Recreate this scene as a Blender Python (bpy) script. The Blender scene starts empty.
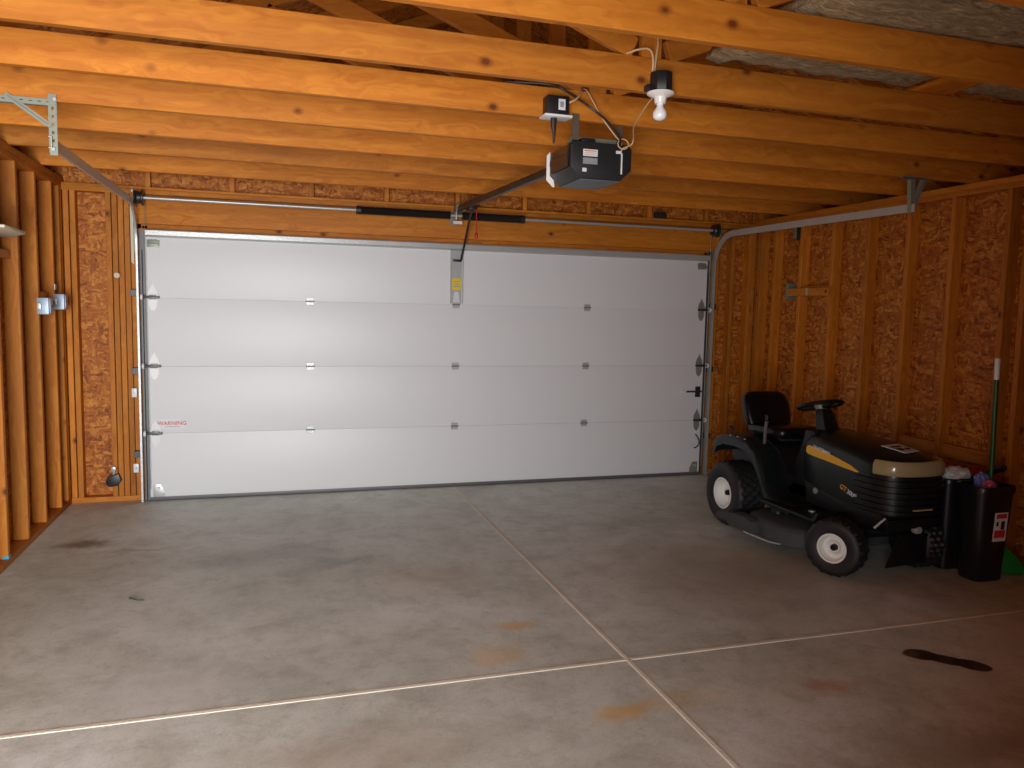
import bpy, bmesh, math, random
from mathutils import Vector, Matrix
random.seed(7)
sc = bpy.context.scene
C = sc.collection
PI = math.pi

# ------------------------------------------------------------------ materials
MATS = {}
def nodes_of(name):
    m = bpy.data.materials.new(name); m.use_nodes = True
    nt = m.node_tree; b = nt.nodes['Principled BSDF']
    MATS[name] = m
    return m, nt, b
def flat(name, col, rough=.5, metal=0., spec=.5, emit=None, es=0., trans=0., coat=0., bump=0., bscale=60):
    m, nt, b = nodes_of(name)
    b.inputs['Base Color'].default_value = (*col, 1)
    b.inputs['Roughness'].default_value = rough
    b.inputs['Metallic'].default_value = metal
    b.inputs['Specular IOR Level'].default_value = spec
    b.inputs['Transmission Weight'].default_value = trans
    b.inputs['Coat Weight'].default_value = coat
    if emit:
        b.inputs['Emission Color'].default_value = (*emit, 1)
        b.inputs['Emission Strength'].default_value = es
    N = nt.nodes.new; L = nt.links.new
    # slight procedural variation of tone and roughness, so no surface is dead flat
    tc = N('ShaderNodeTexCoord'); ns = N('ShaderNodeTexNoise')
    ns.inputs['Scale'].default_value = 9; ns.inputs['Detail'].default_value = 5
    L(tc.outputs['Object'], ns.inputs['Vector'])
    mx = N('ShaderNodeMix'); mx.data_type = 'RGBA'
    mx.inputs['A'].default_value = (*[c*(.985 if name == 'door_white' else .88) for c in col], 1)
    mx.inputs['B'].default_value = (*[min(1, c*(1.0 if name == 'door_white' else 1.1)) for c in col], 1)
    L(ns.outputs['Fac'], mx.inputs['Factor']); L(mx.outputs['Result'], b.inputs['Base Color'])
    if bump:
        n2 = N('ShaderNodeTexNoise'); n2.inputs['Scale'].default_value = bscale; n2.inputs['Detail'].default_value = 4
        L(tc.outputs['Object'], n2.inputs['Vector'])
        bp = N('ShaderNodeBump'); bp.inputs['Strength'].default_value = bump; bp.inputs['Distance'].default_value = .01
        L(n2.outputs['Fac'], bp.inputs['Height']); L(bp.outputs['Normal'], b.inputs['Normal'])
    return m

def ramp(nt, stops):
    r = nt.nodes.new('ShaderNodeValToRGB')
    e = r.color_ramp.elements
    while len(e) > 1: e.remove(e[-1])
    e[0].position = stops[0][0]; e[0].color = (*stops[0][1], 1)
    for p, c in stops[1:]:
        x = e.new(p); x.color = (*c, 1)
    return r
def mixc(nt, a, b, f, mode='MIX'):
    m = nt.nodes.new('ShaderNodeMix'); m.data_type = 'RGBA'; m.blend_type = mode
    for s, v in (('A', a), ('B', b)):
        if isinstance(v, tuple): m.inputs[s].default_value = (*v, 1)
        else: nt.links.new(v, m.inputs[s])
    if isinstance(f, (int, float)): m.inputs['Factor'].default_value = f
    else: nt.links.new(f, m.inputs['Factor'])
    return m.outputs['Result']
def math_n(nt, op, a, b=None, c=None):
    m = nt.nodes.new('ShaderNodeMath'); m.operation = op
    for i, v in enumerate((a, b, c)):
        if v is None: continue
        if isinstance(v, (int, float)): m.inputs[i].default_value = v
        else: nt.links.new(v, m.inputs[i])
    return m.outputs[0]
def vmath(nt, op, a, b):
    m = nt.nodes.new('ShaderNodeVectorMath'); m.operation = op
    for i, v in enumerate((a, b)):
        if isinstance(v, tuple): m.inputs[i].default_value = v
        else: nt.links.new(v, m.inputs[i])
    return m.outputs[0]
def noise(nt, vec, scale, detail=4, rough=.5, dist=0):
    n = nt.nodes.new('ShaderNodeTexNoise'); n.inputs['Scale'].default_value = scale
    n.inputs['Detail'].default_value = detail; n.inputs['Roughness'].default_value = rough
    n.inputs['Distortion'].default_value = dist
    nt.links.new(vec, n.inputs['Vector']); return n.outputs['Fac']

def wood(name, axis, light, dark, knot):
    m, nt, b = nodes_of(name); L = nt.links.new; N = nt.nodes.new
    tc = N('ShaderNodeTexCoord'); oi = N('ShaderNodeObjectInfo')
    off = vmath(nt, 'MULTIPLY', (37., 53., 71.), (1, 1, 1))
    cmb = N('ShaderNodeCombineXYZ')
    for i, k in enumerate((37., 53., 71.)): L(math_n(nt, 'MULTIPLY', oi.outputs['Random'], k), cmb.inputs[i])
    co = vmath(nt, 'ADD', tc.outputs['Object'], cmb.outputs[0])
    st = [26, 26, 26]; st[axis] = 1.3
    g = vmath(nt, 'MULTIPLY', co, tuple(st))
    # warp the grain round the knots
    wp = noise(nt, vmath(nt, 'MULTIPLY', co, tuple(3.0 if i == axis else 9. for i in range(3))), 1.0, 2)
    gg = vmath(nt, 'ADD', g, None or vmath(nt, 'MULTIPLY', (5., 5., 5.), (1, 1, 1)))
    c2 = N('ShaderNodeCombineXYZ')
    for i in range(3): L(math_n(nt, 'MULTIPLY', wp, 5.0), c2.inputs[i])
    gg = vmath(nt, 'ADD', g, c2.outputs[0])
    f = noise(nt, gg, 1.0, 5, .6)
    r = ramp(nt, [(.30, dark), (.5, tuple((a+c)/2 for a, c in zip(light, dark))), (.68, light)])
    L(f, r.inputs['Fac'])
    # board to board tone
    tone = N('ShaderNodeMapRange'); L(oi.outputs['Random'], tone.inputs['Value'])
    tone.inputs['To Min'].default_value = .80; tone.inputs['To Max'].default_value = 1.12
    big = noise(nt, vmath(nt, 'MULTIPLY', co, tuple(.8 if i == axis else 5. for i in range(3))), 1.0, 3)
    tone2 = math_n(nt, 'MULTIPLY', tone.outputs[0], math_n(nt, 'MULTIPLY_ADD', big, .7, .65))
    col = vmath(nt, 'SCALE', r.outputs['Color'], (0, 0, 0))
    col.node.inputs['Scale'].default_value = 1; L(tone2, col.node.inputs['Scale'])
    # knots
    vo = N('ShaderNodeTexVoronoi'); vo.inputs['Scale'].default_value = 1
    L(vmath(nt, 'MULTIPLY', co, tuple(4.0 if i == axis else 5.5 for i in range(3))), vo.inputs['Vector'])
    kr = ramp(nt, [(.05, (1, 1, 1)), (.085, (.5, .5, .5)), (.15, (0, 0, 0))])
    L(vo.outputs['Distance'], kr.inputs['Fac'])
    keep = N('ShaderNodeSeparateColor'); L(vo.outputs['Color'], keep.inputs[0])
    kf = math_n(nt, 'MULTIPLY', kr.outputs['Color'], math_n(nt, 'GREATER_THAN', keep.outputs[0], .3))
    out = mixc(nt, col, knot, kf)
    L(out, b.inputs['Base Color'])
    b.inputs['Roughness'].default_value = .62; b.inputs['Specular IOR Level'].default_value = .35
    bp = N('ShaderNodeBump'); bp.inputs['Strength'].default_value = .25; bp.inputs['Distance'].default_value = .003
    L(f, bp.inputs['Height']); L(bp.outputs['Normal'], b.inputs['Normal'])
    return m
LW, DW, KN = (.64, .228, .020), (.45, .128, .008), (.14, .030, .003)
for nm, ax in (('wood_x', 0), ('wood_y', 1), ('wood_z', 2)): wood(nm, ax, LW, DW, KN)

def osb(name, k=1.0):
    m, nt, b = nodes_of(name); L = nt.links.new; N = nt.nodes.new
    tc = N('ShaderNodeTexCoord'); co = tc.outputs['Object']
    wv = N('ShaderNodeTexNoise'); wv.inputs['Scale'].default_value = 7; wv.inputs['Detail'].default_value = 2
    L(co, wv.inputs['Vector'])
    d = vmath(nt, 'SCALE', vmath(nt, 'SUBTRACT', wv.outputs['Color'], (.5, .5, .5)), (0, 0, 0)); d.node.inputs['Scale'].default_value = .09
    cw = vmath(nt, 'ADD', co, d)
    def vor(scl, rot):
        mp = N('ShaderNodeMapping'); mp.inputs['Rotation'].default_value = rot; mp.inputs['Scale'].default_value = scl
        L(cw, mp.inputs['Vector'])
        v = N('ShaderNodeTexVoronoi'); v.inputs['Scale'].default_value = 1; L(mp.outputs[0], v.inputs['Vector'])
        s = N('ShaderNodeSeparateColor'); L(v.outputs['Color'], s.inputs[0]); return s.outputs[0], s.outputs[1]
    a, a2 = vor((17, 17, 52), (.5, .6, .2)); c, c2 = vor((50, 50, 15), (.5, -.3, .4)); e, e2 = vor((95, 34, 95), (.2, .7, 1.))
    pick = math_n(nt, 'GREATER_THAN', a2, .5)
    mixv = N('ShaderNodeMix'); L(pick, mixv.inputs['Factor']); L(a, mixv.inputs['A']); L(c, mixv.inputs['B'])
    v = math_n(nt, 'ADD', math_n(nt, 'MULTIPLY', mixv.outputs[0], .7), math_n(nt, 'MULTIPLY', e, .3))
    r = ramp(nt, [(.05, (.20*k, .045*k, .006*k)), (.25, (.38*k, .10*k, .012*k)), (.6, (.53*k, .165*k, .019*k)), (.9, (.72*k, .29*k, .045*k))])
    L(v, r.inputs['Fac']); L(r.outputs['Color'], b.inputs['Base Color'])
    b.inputs['Roughness'].default_value = .6; b.inputs['Specular IOR Level'].default_value = .3
    bp = N('ShaderNodeBump'); bp.inputs['Strength'].default_value = .3; bp.inputs['Distance'].default_value = .003
    L(v, bp.inputs['Height']); L(bp.outputs['Normal'], b.inputs['Normal'])
    return m
osb('osb', .9)

def concrete():
    m, nt, b = nodes_of('concrete'); L = nt.links.new; N = nt.nodes.new
    tc = N('ShaderNodeTexCoord'); co = tc.outputs['Object']
    n1 = noise(nt, co, .9, 6, .62, .6); n2 = noise(nt, co, 4.5, 6, .7, .3); n3 = noise(nt, co, 90, 3, .6)
    r1 = ramp(nt, [(.30, (.455, .465, .395)), (.5, (.61, .625, .55)), (.68, (.73, .75, .705))])
    L(n1, r1.inputs['Fac'])
    r2 = ramp(nt, [(.30, (.70, .68, .64)), (.52, (1, 1, 1)), (.75, (1.12, 1.12, 1.12))]); L(n2, r2.inputs['Fac'])
    col = mixc(nt, r1.outputs['Color'], r2.outputs['Color'], .75, 'MULTIPLY')
    r3 = ramp(nt, [(.3, (.85, .85, .85)), (.6, (1.05, 1.05, 1.05))]); L(n3, r3.inputs['Fac'])
    col = mixc(nt, col, r3.outputs['Color'], .6, 'MULTIPLY')
    n4 = noise(nt, co, 16, 5, .75, .8); r4 = ramp(nt, [(.30, (.72, .70, .66)), (.48, (1, 1, 1)), (.72, (1.10, 1.09, 1.06))]); L(n4, r4.inputs['Fac'])
    col = mixc(nt, col, r4.outputs['Color'], .55, 'MULTIPLY')
    wob = N('ShaderNodeTexNoise'); wob.inputs['Scale'].default_value = 3.2; wob.inputs['Detail'].default_value = 4; wob.inputs['Roughness'].default_value = .7; L(co, wob.inputs['Vector'])
    dv = vmath(nt, 'SUBTRACT', wob.outputs['Color'], (.5, .5, .5))
    def blob(x, y, rx, ry, rot, colr, amt, wobble=.5, soft=.6):
        nonlocal col
        s = vmath(nt, 'SCALE', dv, (0, 0, 0)); s.node.inputs['Scale'].default_value = wobble
        mp = N('ShaderNodeMapping'); mp.vector_type = 'TEXTURE'
        mp.inputs['Location'].default_value = (x, y, 0); mp.inputs['Rotation'].default_value = (0, 0, rot); mp.inputs['Scale'].default_value = (rx, ry, 50)
        L(vmath(nt, 'ADD', co, s), mp.inputs['Vector'])
        ln = N('ShaderNodeVectorMath'); ln.operation = 'LENGTH'; L(mp.outputs[0], ln.inputs[0])
        mr = N('ShaderNodeMapRange'); mr.interpolation_type = 'SMOOTHSTEP'; L(ln.outputs['Value'], mr.inputs['Value'])
        mr.inputs['From Min'].default_value = 1 - soft; mr.inputs['From Max'].default_value = 1
        mr.inputs['To Min'].default_value = amt; mr.inputs['To Max'].default_value = 0
        col = mixc(nt, col, colr, mr.outputs[0])
    RU = (.72, .44, .12)
    blob(2.03, -3.02, .16, .10, 0, RU, .75, .35, .9); blob(1.86, -3.30, .22, .16, .4, RU, .45, .5, .95)
    blob(2.24, -3.93, .20, .09, .3, RU, .75, .35, .9); blob(2.5, -3.9, .3, .12, 0, RU, .30, .4, .9)
    blob(1.75, -2.2, .5, .4, 0, (.45, .29, .15), .30, .5, .95)
    blob(3.17, -3.95, .16, .10, .2, (.50, .14, .07), .45, .3, .95)
    blob(1.3, -1.9, .45, .22, .2, (.15, .135, .115), .40, .7, .95); blob(.9, -1.6, .6, .3, 0, (.2, .18, .15), .35, .8, .95)
    blob(-.24, -1.12, .25, .16, .1, (.12, .085, .055), .8, .35, .85)
    blob(.1, -1.3, .4, .06, .1, (.2, .15, .11), .4, .4, .9)
    blob(.55, -3.3, .45, .35, 0, (.60, .58, .56), .45, .7, .95)
    blob(3.6, -2.6, 1.4, .9, 0, (.36, .28, .19), .6, .7, .9)
    blob(3.4, -4.5, 1.0, .4, 0, (.17, .125, .09), .45, .9, .9)
    blob(1.2, -3.95, .7, .3, 0, (.42, .30, .22), .35, .7, .9)
    # the wet oil mark (an S-shaped run)
    wet = (.028, .018, .010)
    blob(3.785, -3.815, .085, .065, -.6, wet, .96, .04, .15); blob(3.85, -3.885, .12, .055, -.80, wet, .96, .04, .15)
    blob(3.925, -3.965, .085, .060, -.80, wet, .96, .04, .15); blob(3.735, -3.79, .05, .04, 0, (.12, .07, .035), .8, .08, .4)
    L(col, b.inputs['Base Color'])
    rr = N('ShaderNodeMapRange'); L(n1, rr.inputs['Value']); rr.inputs['To Min'].default_value = .35; rr.inputs['To Max'].default_value = .62
    L(rr.outputs[0], b.inputs['Roughness']); b.inputs['Specular IOR Level'].default_value = .4
    bp = N('ShaderNodeBump'); bp.inputs['Strength'].default_value = .12; bp.inputs['Distance'].default_value = .004
    L(n2, bp.inputs['Height']); L(bp.outputs['Normal'], b.inputs['Normal'])
concrete()

def insulation_mat():
    m, nt, b = nodes_of('insulation'); L = nt.links.new; N = nt.nodes.new
    tc = N('ShaderNodeTexCoord'); co = tc.outputs['Object']
    n1 = noise(nt, vmath(nt, 'MULTIPLY', co, (8, 30, 30)), 1, 8, .75, 1.5)
    r = ramp(nt, [(.32, (.16, .11, .05)), (.5, (.42, .33, .19)), (.66, (.78, .64, .42))]); L(n1, r.inputs['Fac'])
    L(r.outputs['Color'], b.inputs['Base Color']); b.inputs['Roughness'].default_value = .95
    bp = N('ShaderNodeBump'); bp.inputs['Strength'].default_value = .9; bp.inputs['Distance'].default_value = .02
    L(n1, bp.inputs['Height']); L(bp.outputs['Normal'], b.inputs['Normal'])
insulation_mat()

flat('door_white', (.80, .80, .80), .42, bump=.05, bscale=180)
flat('galv', (.52, .53, .51), .38, .4, bump=.1)
flat('galv_dull', (.27, .29, .23), .45, .3)
flat('strap_steel', (.14, .11, .08), .5, .4)
flat('track_grey', (.14, .14, .14), .5, .3)
flat('steel_dark', (.055, .055, .055), .4, .6)
flat('black_plastic', (.012, .012, .013), .42)
flat('bin_black', (.010, .010, .011), .33, bump=.05)
flat('rubber', (.012, .012, .013), .55, bump=.2, bscale=200)
flat('rim_cream', (.82, .80, .74), .38)
flat('mower_green', (.006, .011, .011), .32, spec=.3, coat=.1)
flat('mower_black', (.006, .006, .007), .42, spec=.35)
flat('deck_grey', (.050, .053, .055), .75, bump=.3)
flat('seat_vinyl', (.004, .004, .005), .3, spec=.35)
flat('yellow', (.80, .42, .02), .4)
flat('decal_white', (.75, .75, .75), .5)
flat('decal_black', (.015, .015, .015), .5)
flat('decal_red', (.62, .03, .045), .5)
flat('decal_grey', (.28, .30, .32), .5)
flat('lens_tan', (.34, .28, .14), .18, coat=.6)
flat('green_plastic', (.012, .26, .035), .4)
flat('green_dark', (.010, .075, .012), .35)
flat('white_plastic_lit_galv', (.80, .80, .78), .35)  # also paints the bright reflection on the left end hinges
flat('porcelain', (.86, .84, .80), .25)
flat('cable_tan', (.66, .46, .25), .5)
flat('cable_black', (.02, .017, .015), .5)
flat('red_cord', (.55, .02, .015), .5)
flat('pale_strip', (.70, .62, .45), .6)
flat('box_blue', (.34, .42, .50), .4, .25)
flat('joint_filler', (.80, .75, .62), .85, bump=.4, bscale=90)
flat('opener_body', (.014, .014, .015), .5)
flat('opener_cover', (.035, .025, .020), .25)
flat('opener_belly', (.11, .13, .145), .45)
flat('paper', (.72, .72, .70), .7)
flat('bag_blue', (.16, .22, .60), .4)
flat('bag_pink', (.55, .12, .25), .4)
flat('bag_green', (.05, .10, .05), .5)
flat('red_plastic', (.35, .012, .012), .4)
flat('tag_yellow', (.85, .62, .01), .5)
flat('blue_paint', (.03, .38, .50), .6)
flat('outside_ground', (.45, .44, .42), .9)
m, nt, b = nodes_of('bulb_glass')
b.inputs['Base Color'].default_value = (.92, .93, .96, 1); b.inputs['Roughness'].default_value = .12
b.inputs['Coat Weight'].default_value = .6; b.inputs['Subsurface Weight'].default_value = .2

# ------------------------------------------------------------------ geometry helpers
class MB:
    def __init__(s): s.bm = bmesh.new()
    def box(s, x0, x1, y0, y1, z0, z1, M=None):
        vs = [s.bm.verts.new((x, y, z)) for x in (x0, x1) for y in (y0, y1) for z in (z0, z1)]
        for f in ((0, 1, 3, 2), (4, 6, 7, 5), (0, 4, 5, 1), (2, 3, 7, 6), (0, 2, 6, 4), (1, 5, 7, 3)):
            s.bm.faces.new([vs[i] for i in f])
        if M is not None:
            for v in vs: v.co = M @ v.co
        return s
    def beam(s, a, b, w, h, up=(0, 0, 1)):
        a, b = Vector(a), Vector(b); d = (b-a); l = d.length; d.normalize()
        sd = d.cross(Vector(up))
        if sd.length < 1e-4: sd = d.cross(Vector((0, 1, 0)))
        sd.normalize(); u = sd.cross(d).normalized()
        M = Matrix(((d.x, sd.x, u.x, a.x), (d.y, sd.y, u.y, a.y), (d.z, sd.z, u.z, a.z), (0, 0, 0, 1)))
        return s.box(0, l, -w/2, w/2, -h/2, h/2, M)
    def prism(s, pts, y0, y1, axis=1, M=None):
        """outline extruded along axis; pts are the other two coordinates in order"""
        def mk(p, t):
            q = [0, 0, 0]; o = [i for i in range(3) if i != axis]
            q[o[0]] = p[0]; q[o[1]] = p[1]; q[axis] = t; return q
        A = [s.bm.verts.new(mk(p, y0)) for p in pts]; B = [s.bm.verts.new(mk(p, y1)) for p in pts]
        n = len(pts)
        s.bm.faces.new(A); s.bm.faces.new(B[::-1])
        for i in range(n): s.bm.faces.new((A[i], B[i], B[(i+1) % n], A[(i+1) % n]))
        if M is not None:
            for v in A+B: v.co = M @ v.co
        return s
    def rings(s, rings, closed=True, cap=True, loop=False):
        R = [[s.bm.verts.new(p) for p in r] for r in rings]
        n = len(R[0]); k = len(R)
        for i in range(k if loop else k-1):
            a, b = R[i], R[(i+1) % k]
            for j in range(n if closed else n-1):
                s.bm.faces.new((a[j], a[(j+1) % n], b[(j+1) % n], b[j]))
        if cap and not loop:
            s.bm.faces.new(R[0][::-1]); s.bm.faces.new(R[-1])
        return s
    def lathe(s, prof, c=(0, 0, 0), axis=2, seg=32, M=None, fn=None, loop=False):
        """profile of (radius, height)"""
        rr = []
        for j, (r, h) in enumerate(prof):
            ring = []
            for i in range(seg):
                t = 2*PI*i/seg; q = r + (fn(i, j) if fn else 0)
                p = [0, 0, 0]; o = [k for k in range(3) if k != axis]
                p[o[0]] = q*math.cos(t); p[o[1]] = q*math.sin(t); p[axis] = h
                v = Vector(p)
                if M is not None: v = M @ v
                ring.append(v + Vector(c))
            rr.append(ring)
        return s.rings(rr, loop=loop)
    def tube(s, pts, r, seg=8, closed=False):
        P = [Vector(p) for p in pts]; n = len(P); rr = []
        up = Vector((0.13, .21, 1)).normalized()
        for i in range(n):
            if closed: d = P[(i+1) % n]-P[i-1]
            else: d = P[min(i+1, n-1)]-P[max(i-1, 0)]
            d.normalize(); a = d.cross(up)
            if a.length < 1e-3: a = d.cross(Vector((1, 0, 0)))
            a.normalize(); bb = a.cross(d)
            q = r[i] if isinstance(r, (list, tuple)) else r
            rr.append([P[i]+q*(math.cos(2*PI*k/seg)*a+math.sin(2*PI*k/seg)*bb) for k in range(seg)])
        return s.rings(rr, loop=closed)
    def build(s, name, mat, parent=None, bevel=0., seg=2, sharp=35, world=True, label=None, subsurf=0, keep=False):
        bm = s.bm
        bmesh.ops.recalc_face_normals(bm, faces=bm.faces)
        if bevel:
            ed = [e for e in bm.edges if len(e.link_faces) == 2 and e.calc_face_angle(0) > math.radians(40)]
            bmesh.ops.bevel(bm, geom=ed, offset=bevel, segments=seg, affect='EDGES', profile=.6, clamp_overlap=True)
        if parent is not None and world:
            off = Vector(ORG.get(parent.name, (0, 0, 0)))
            for v in bm.verts: v.co -= off
        for f in bm.faces: f.smooth = True
        for e in bm.edges:
            if len(e.link_faces) == 2 and e.calc_face_angle(0) > math.radians(sharp): e.smooth = False
        me = bpy.data.meshes.new(name); bm.to_mesh(me); bm.free()
        for mm in (mat if isinstance(mat, (list, tuple)) else [mat]): me.materials.append(MATS[mm])
        o = bpy.data.objects.new(name, me); C.objects.link(o)
        if parent is not None:
            o.parent = parent; ORG[o.name] = ORG.get(parent.name, (0, 0, 0)) if world else (0, 0, 0)
        elif keep: ORG[o.name] = (0, 0, 0)
        else:
            # move the origin to the base of the thing
            xs = [v.co for v in me.vertices]
            c = Vector(((min(v.x for v in xs)+max(v.x for v in xs))/2, (min(v.y for v in xs)+max(v.y for v in xs))/2, min(v.z for v in xs)))
            for v in me.vertices: v.co -= c
            o.location = c; ORG[o.name] = tuple(c)
        if label: o['label'] = label
        if subsurf:
            md = o.modifiers.new('s', 'SUBSURF'); md.levels = md.render_levels = subsurf
        return o
ORG = {}
def thing(name, label, cat, loc=(0, 0, 0), rz=0, group=None, kind=None):
    o = bpy.data.objects.new(name, None); C.objects.link(o); o.empty_display_size = .1
    o.location = loc; o.rotation_euler = (0, 0, rz); ORG[o.name] = tuple(loc)
    return tag(o, label, cat, group, kind)
def tag(o, label=None, cat=None, group=None, kind=None):
    if label: o['label'] = label
    if cat: o['category'] = cat
    if group: o['group'] = group
    if kind: o['kind'] = kind
    return o
def struct(name, loc=(0, 0, 0)): return thing(name, None, None, loc, kind='structure')
def smooth_path(pts, n=8):
    P = [Vector(p) for p in pts]; out = []
    for i in range(len(P)-1):
        p0, p1, p2, p3 = P[max(i-1, 0)], P[i], P[i+1], P[min(i+2, len(P)-1)]
        for k in range(n):
            t = k/n
            out.append(.5*((2*p1)+(-p0+p2)*t+(2*p0-5*p1+4*p2-p3)*t*t+(-p0+3*p1-3*p2+p3)*t**3))
    out.append(P[-1]); return out
def text_mesh(name, body, size, mat, parent, M, extr=.0006, label=None, shear=0):
    cu = bpy.data.curves.new(name, 'FONT'); cu.body = body; cu.size = size; cu.extrude = extr
    cu.align_x = 'CENTER'; cu.align_y = 'CENTER'; cu.shear = shear; cu.offset = size*.012
    t = bpy.data.objects.new(name, cu); C.objects.link(t)
    dg = bpy.context.evaluated_depsgraph_get()
    me = bpy.data.meshes.new_from_object(t.evaluated_get(dg)); bpy.data.objects.remove(t)
    me.transform(M); me.materials.clear(); me.materials.append(MATS[mat])
    o = bpy.data.objects.new(name, me); C.objects.link(o); o.parent = parent
    ORG[o.name] = ORG.get(parent.name, (0, 0, 0))
    if label: o['label'] = label
    return o
def TM(px, py, pz, xa, ya):
    """text plane: xa = writing direction, ya = up direction"""
    xa, ya = Vector(xa).normalized(), Vector(ya).normalized(); n = xa.cross(ya)
    return Matrix(((xa.x, ya.x, n.x, px), (xa.y, ya.y, n.y, py), (xa.z, ya.z, n.z, pz), (0, 0, 0, 1)))

# ------------------------------------------------------------------ the room
LX, RX = -.565, 5.44          # room faces of the side wall studs
FY = .046                     # room face of the front wall framing
BY = -7.2                     # back wall
SH = .089                     # stud depth
DW_, DH = 4.877, 2.108        # garage door
ZP = 2.47                     # top of the wall plates
fl = MB().box(LX-.1, RX+.1, BY-.1, FY+SH, -.12, 0).build('floor', 'concrete', keep=True); tag(fl, kind='structure')
jx = MB().box(LX, RX, -3.525, -3.499, -.02, .0025); j1 = jx.build('expansion_joint', 'joint_filler', fl, bevel=.001)
j2 = MB().box(2.421, 2.444, BY, -.03, -.02, .003).build('expansion_joint', 'joint_filler', fl, bevel=.001)

def stud(par, x0, x1, y0, y1, z0=.038, z1=ZP-.076, name='stud', mat='wood_z'):
    return MB().box(x0, x1, y0, y1, z0, z1).build(name, mat, par, bevel=.003, seg=1)
# left wall
wl = struct('wall_left')
MB().box(LX-SH-.012, LX-SH, BY, FY+SH, .0, ZP).build('sheathing', 'osb', wl)
MB().box(LX-SH, LX+.004, BY, FY+SH, 0, .038).build('sill_plate', 'wood_y', wl, bevel=.002)
for z in (ZP-.076, ZP-.038): MB().box(LX-SH, LX, BY, FY+SH, z, z+.038).build('top_plate', 'wood_y', wl, bevel=.002)
yl = -.225
for k in range(20):
    y = yl-.406*k
    if y < BY+.05: break
    stud(wl, LX-SH, LX, y-.019, y+.019)
stud(wl, LX-SH, LX, -.036, .002); stud(wl, LX-SH, LX, .006, .044)
MB().box(LX-.07, LX-.03, -.62, -.28, 1.575, 1.613).build('blocking', 'wood_y', wl, bevel=.002)
MB().box(LX-.075, LX-.035, -1.452, -1.086, 1.80, 1.85).build('blocking', 'wood_y', wl, bevel=.002)
MB().box(LX-.03, LX+.0025, yl-.406*3-.021, yl-.406*3+.021, .039, .056).build('paint_mark', 'blue_paint', wl, label='blue paint at the foot of a stud')
# right wall
wr = struct('wall_right')
MB().box(RX+SH, RX+SH+.012, BY, FY+SH, 0, ZP).build('sheathing', 'osb', wr)
MB().box(RX-.004, RX+SH, BY, FY+SH, 0, .038).build('sill_plate', 'wood_y', wr, bevel=.002)
for z in (ZP-.076, ZP-.038): MB().box(RX, RX+SH, BY, FY+SH, z, z+.038).build('top_plate', 'wood_y', wr, bevel=.002)
for y in [-.235, -.62, -1.03, -1.43, -1.84, -2.235, -2.66, -2.80]+[-3.25-.406*i for i in range(11)]:
    stud(wr, RX, RX+SH, y-.019, y+.019)
stud(wr, RX, RX+SH, -.036, .002); stud(wr, RX, RX+SH, .006, .044)
MB().box(RX+.02, RX+.058, -2.64, -1.86, .585, .675).build('blocking', 'wood_y', wr, bevel=.002)
MB().box(RX+.01, RX+.048, -1.01, -.64, 1.73, 1.82).build('blocking', 'wood_y', wr, bevel=.002)
# front wall, with the door opening
wf = struct('wall_front')
MB().box(LX-SH, .02, FY+SH, FY+SH+.012, 0, 2.9).build('sheathing', 'osb', wf)
MB().box(DW_-.02, RX+SH, FY+SH, FY+SH+.012, 0, 2.9).build('sheathing', 'osb', wf)
MB().box(LX, -.02, FY, FY+SH, 0, .038).build('sill_plate', 'wood_x', wf, bevel=.002)
MB().box(DW_+.02, RX, FY, FY+SH, 0, .038).build('sill_plate', 'wood_x', wf, bevel=.002)
for x in (-.56, -.515, -.275, -.232, -.190, -.148, -.106, -.064): stud(wf, x, x+.038, FY, FY+SH, z1=2.394)
for x in (DW_+.03, DW_+.072, DW_+.114, 5.165, RX-.085, RX-.042): stud(wf, x, x+.038, FY, FY+SH, z1=2.394)
MB().box(-.024, .016, FY, FY+SH+.01, 0, 2.14).build('door_jamb', 'wood_z', wf, bevel=.002)
MB().box(DW_-.016, DW_+.024, FY, FY+SH+.01, 0, 2.14).build('door_jamb', 'wood_z', wf, bevel=.002)
MB().box(-.10, DW_+.10, FY-.002, FY+.05, 2.155, 2.372).build('header', 'wood_x', wf, bevel=.003)
MB().box(-.10, DW_+.10, FY+.0, FY+SH, 2.116, 2.153).build('header_plate', 'wood_x', wf, bevel=.002)
MB().box(LX, -.102, FY, FY+SH, 2.394, 2.43).build('top_plate', 'wood_x', wf, bevel=.002)
MB().box(LX, RX, FY-.006, FY+SH, 2.375, 2.412).build('top_plate', 'wood_x', wf, bevel=.002)
MB().box(LX, RX, FY+.002, FY+SH, 2.414, 2.432).build('top_plate', 'wood_x', wf, bevel=.002)
# gable above the header
def roof_z(x): return 2.66+.417*((x-LX+.09) if x < 2.4375 else (RX+.09-x))
for i in range(10):
    x = .0+.61*i-.61*(i > 99)
    MB().box(x, x+.038, FY+.03, FY+SH, 2.434, roof_z(x)-.02).build('gable_stud', 'wood_z', wf, bevel=.002)
MB().prism([(LX-SH-.45, 2.37), (RX+SH+.45, 2.37), (RX+SH+.45, roof_z(RX)-.22), (2.4375, roof_z(2.43)), (LX-SH-.45, roof_z(LX)-.22)], FY+SH+.013, FY+SH+.025).build('gable_sheathing', 'osb', wf)
# back wall behind the camera: wide opening on the left, daylight comes through it
wb = struct('wall_back')
OX0, OX1, OZ = -.50, .95, 2.15
MB().box(LX-SH, OX0, BY-.1, BY, 0, 2.6).build('sheathing', 'osb', wb)
MB().box(OX1, RX+SH, BY-.1, BY, 0, 2.6).build('sheathing', 'osb', wb)
MB().box(OX0, OX1, BY-.1, BY, OZ, 2.6).build('header', 'osb', wb)
MB().prism([(LX-SH, 2.6), (RX+SH, 2.6), (RX+SH, roof_z(RX)), (2.4375, roof_z(2.43)), (LX-SH, roof_z(LX))], BY-.1, BY-.08).build('gable_sheathing', 'osb', wb)

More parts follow.
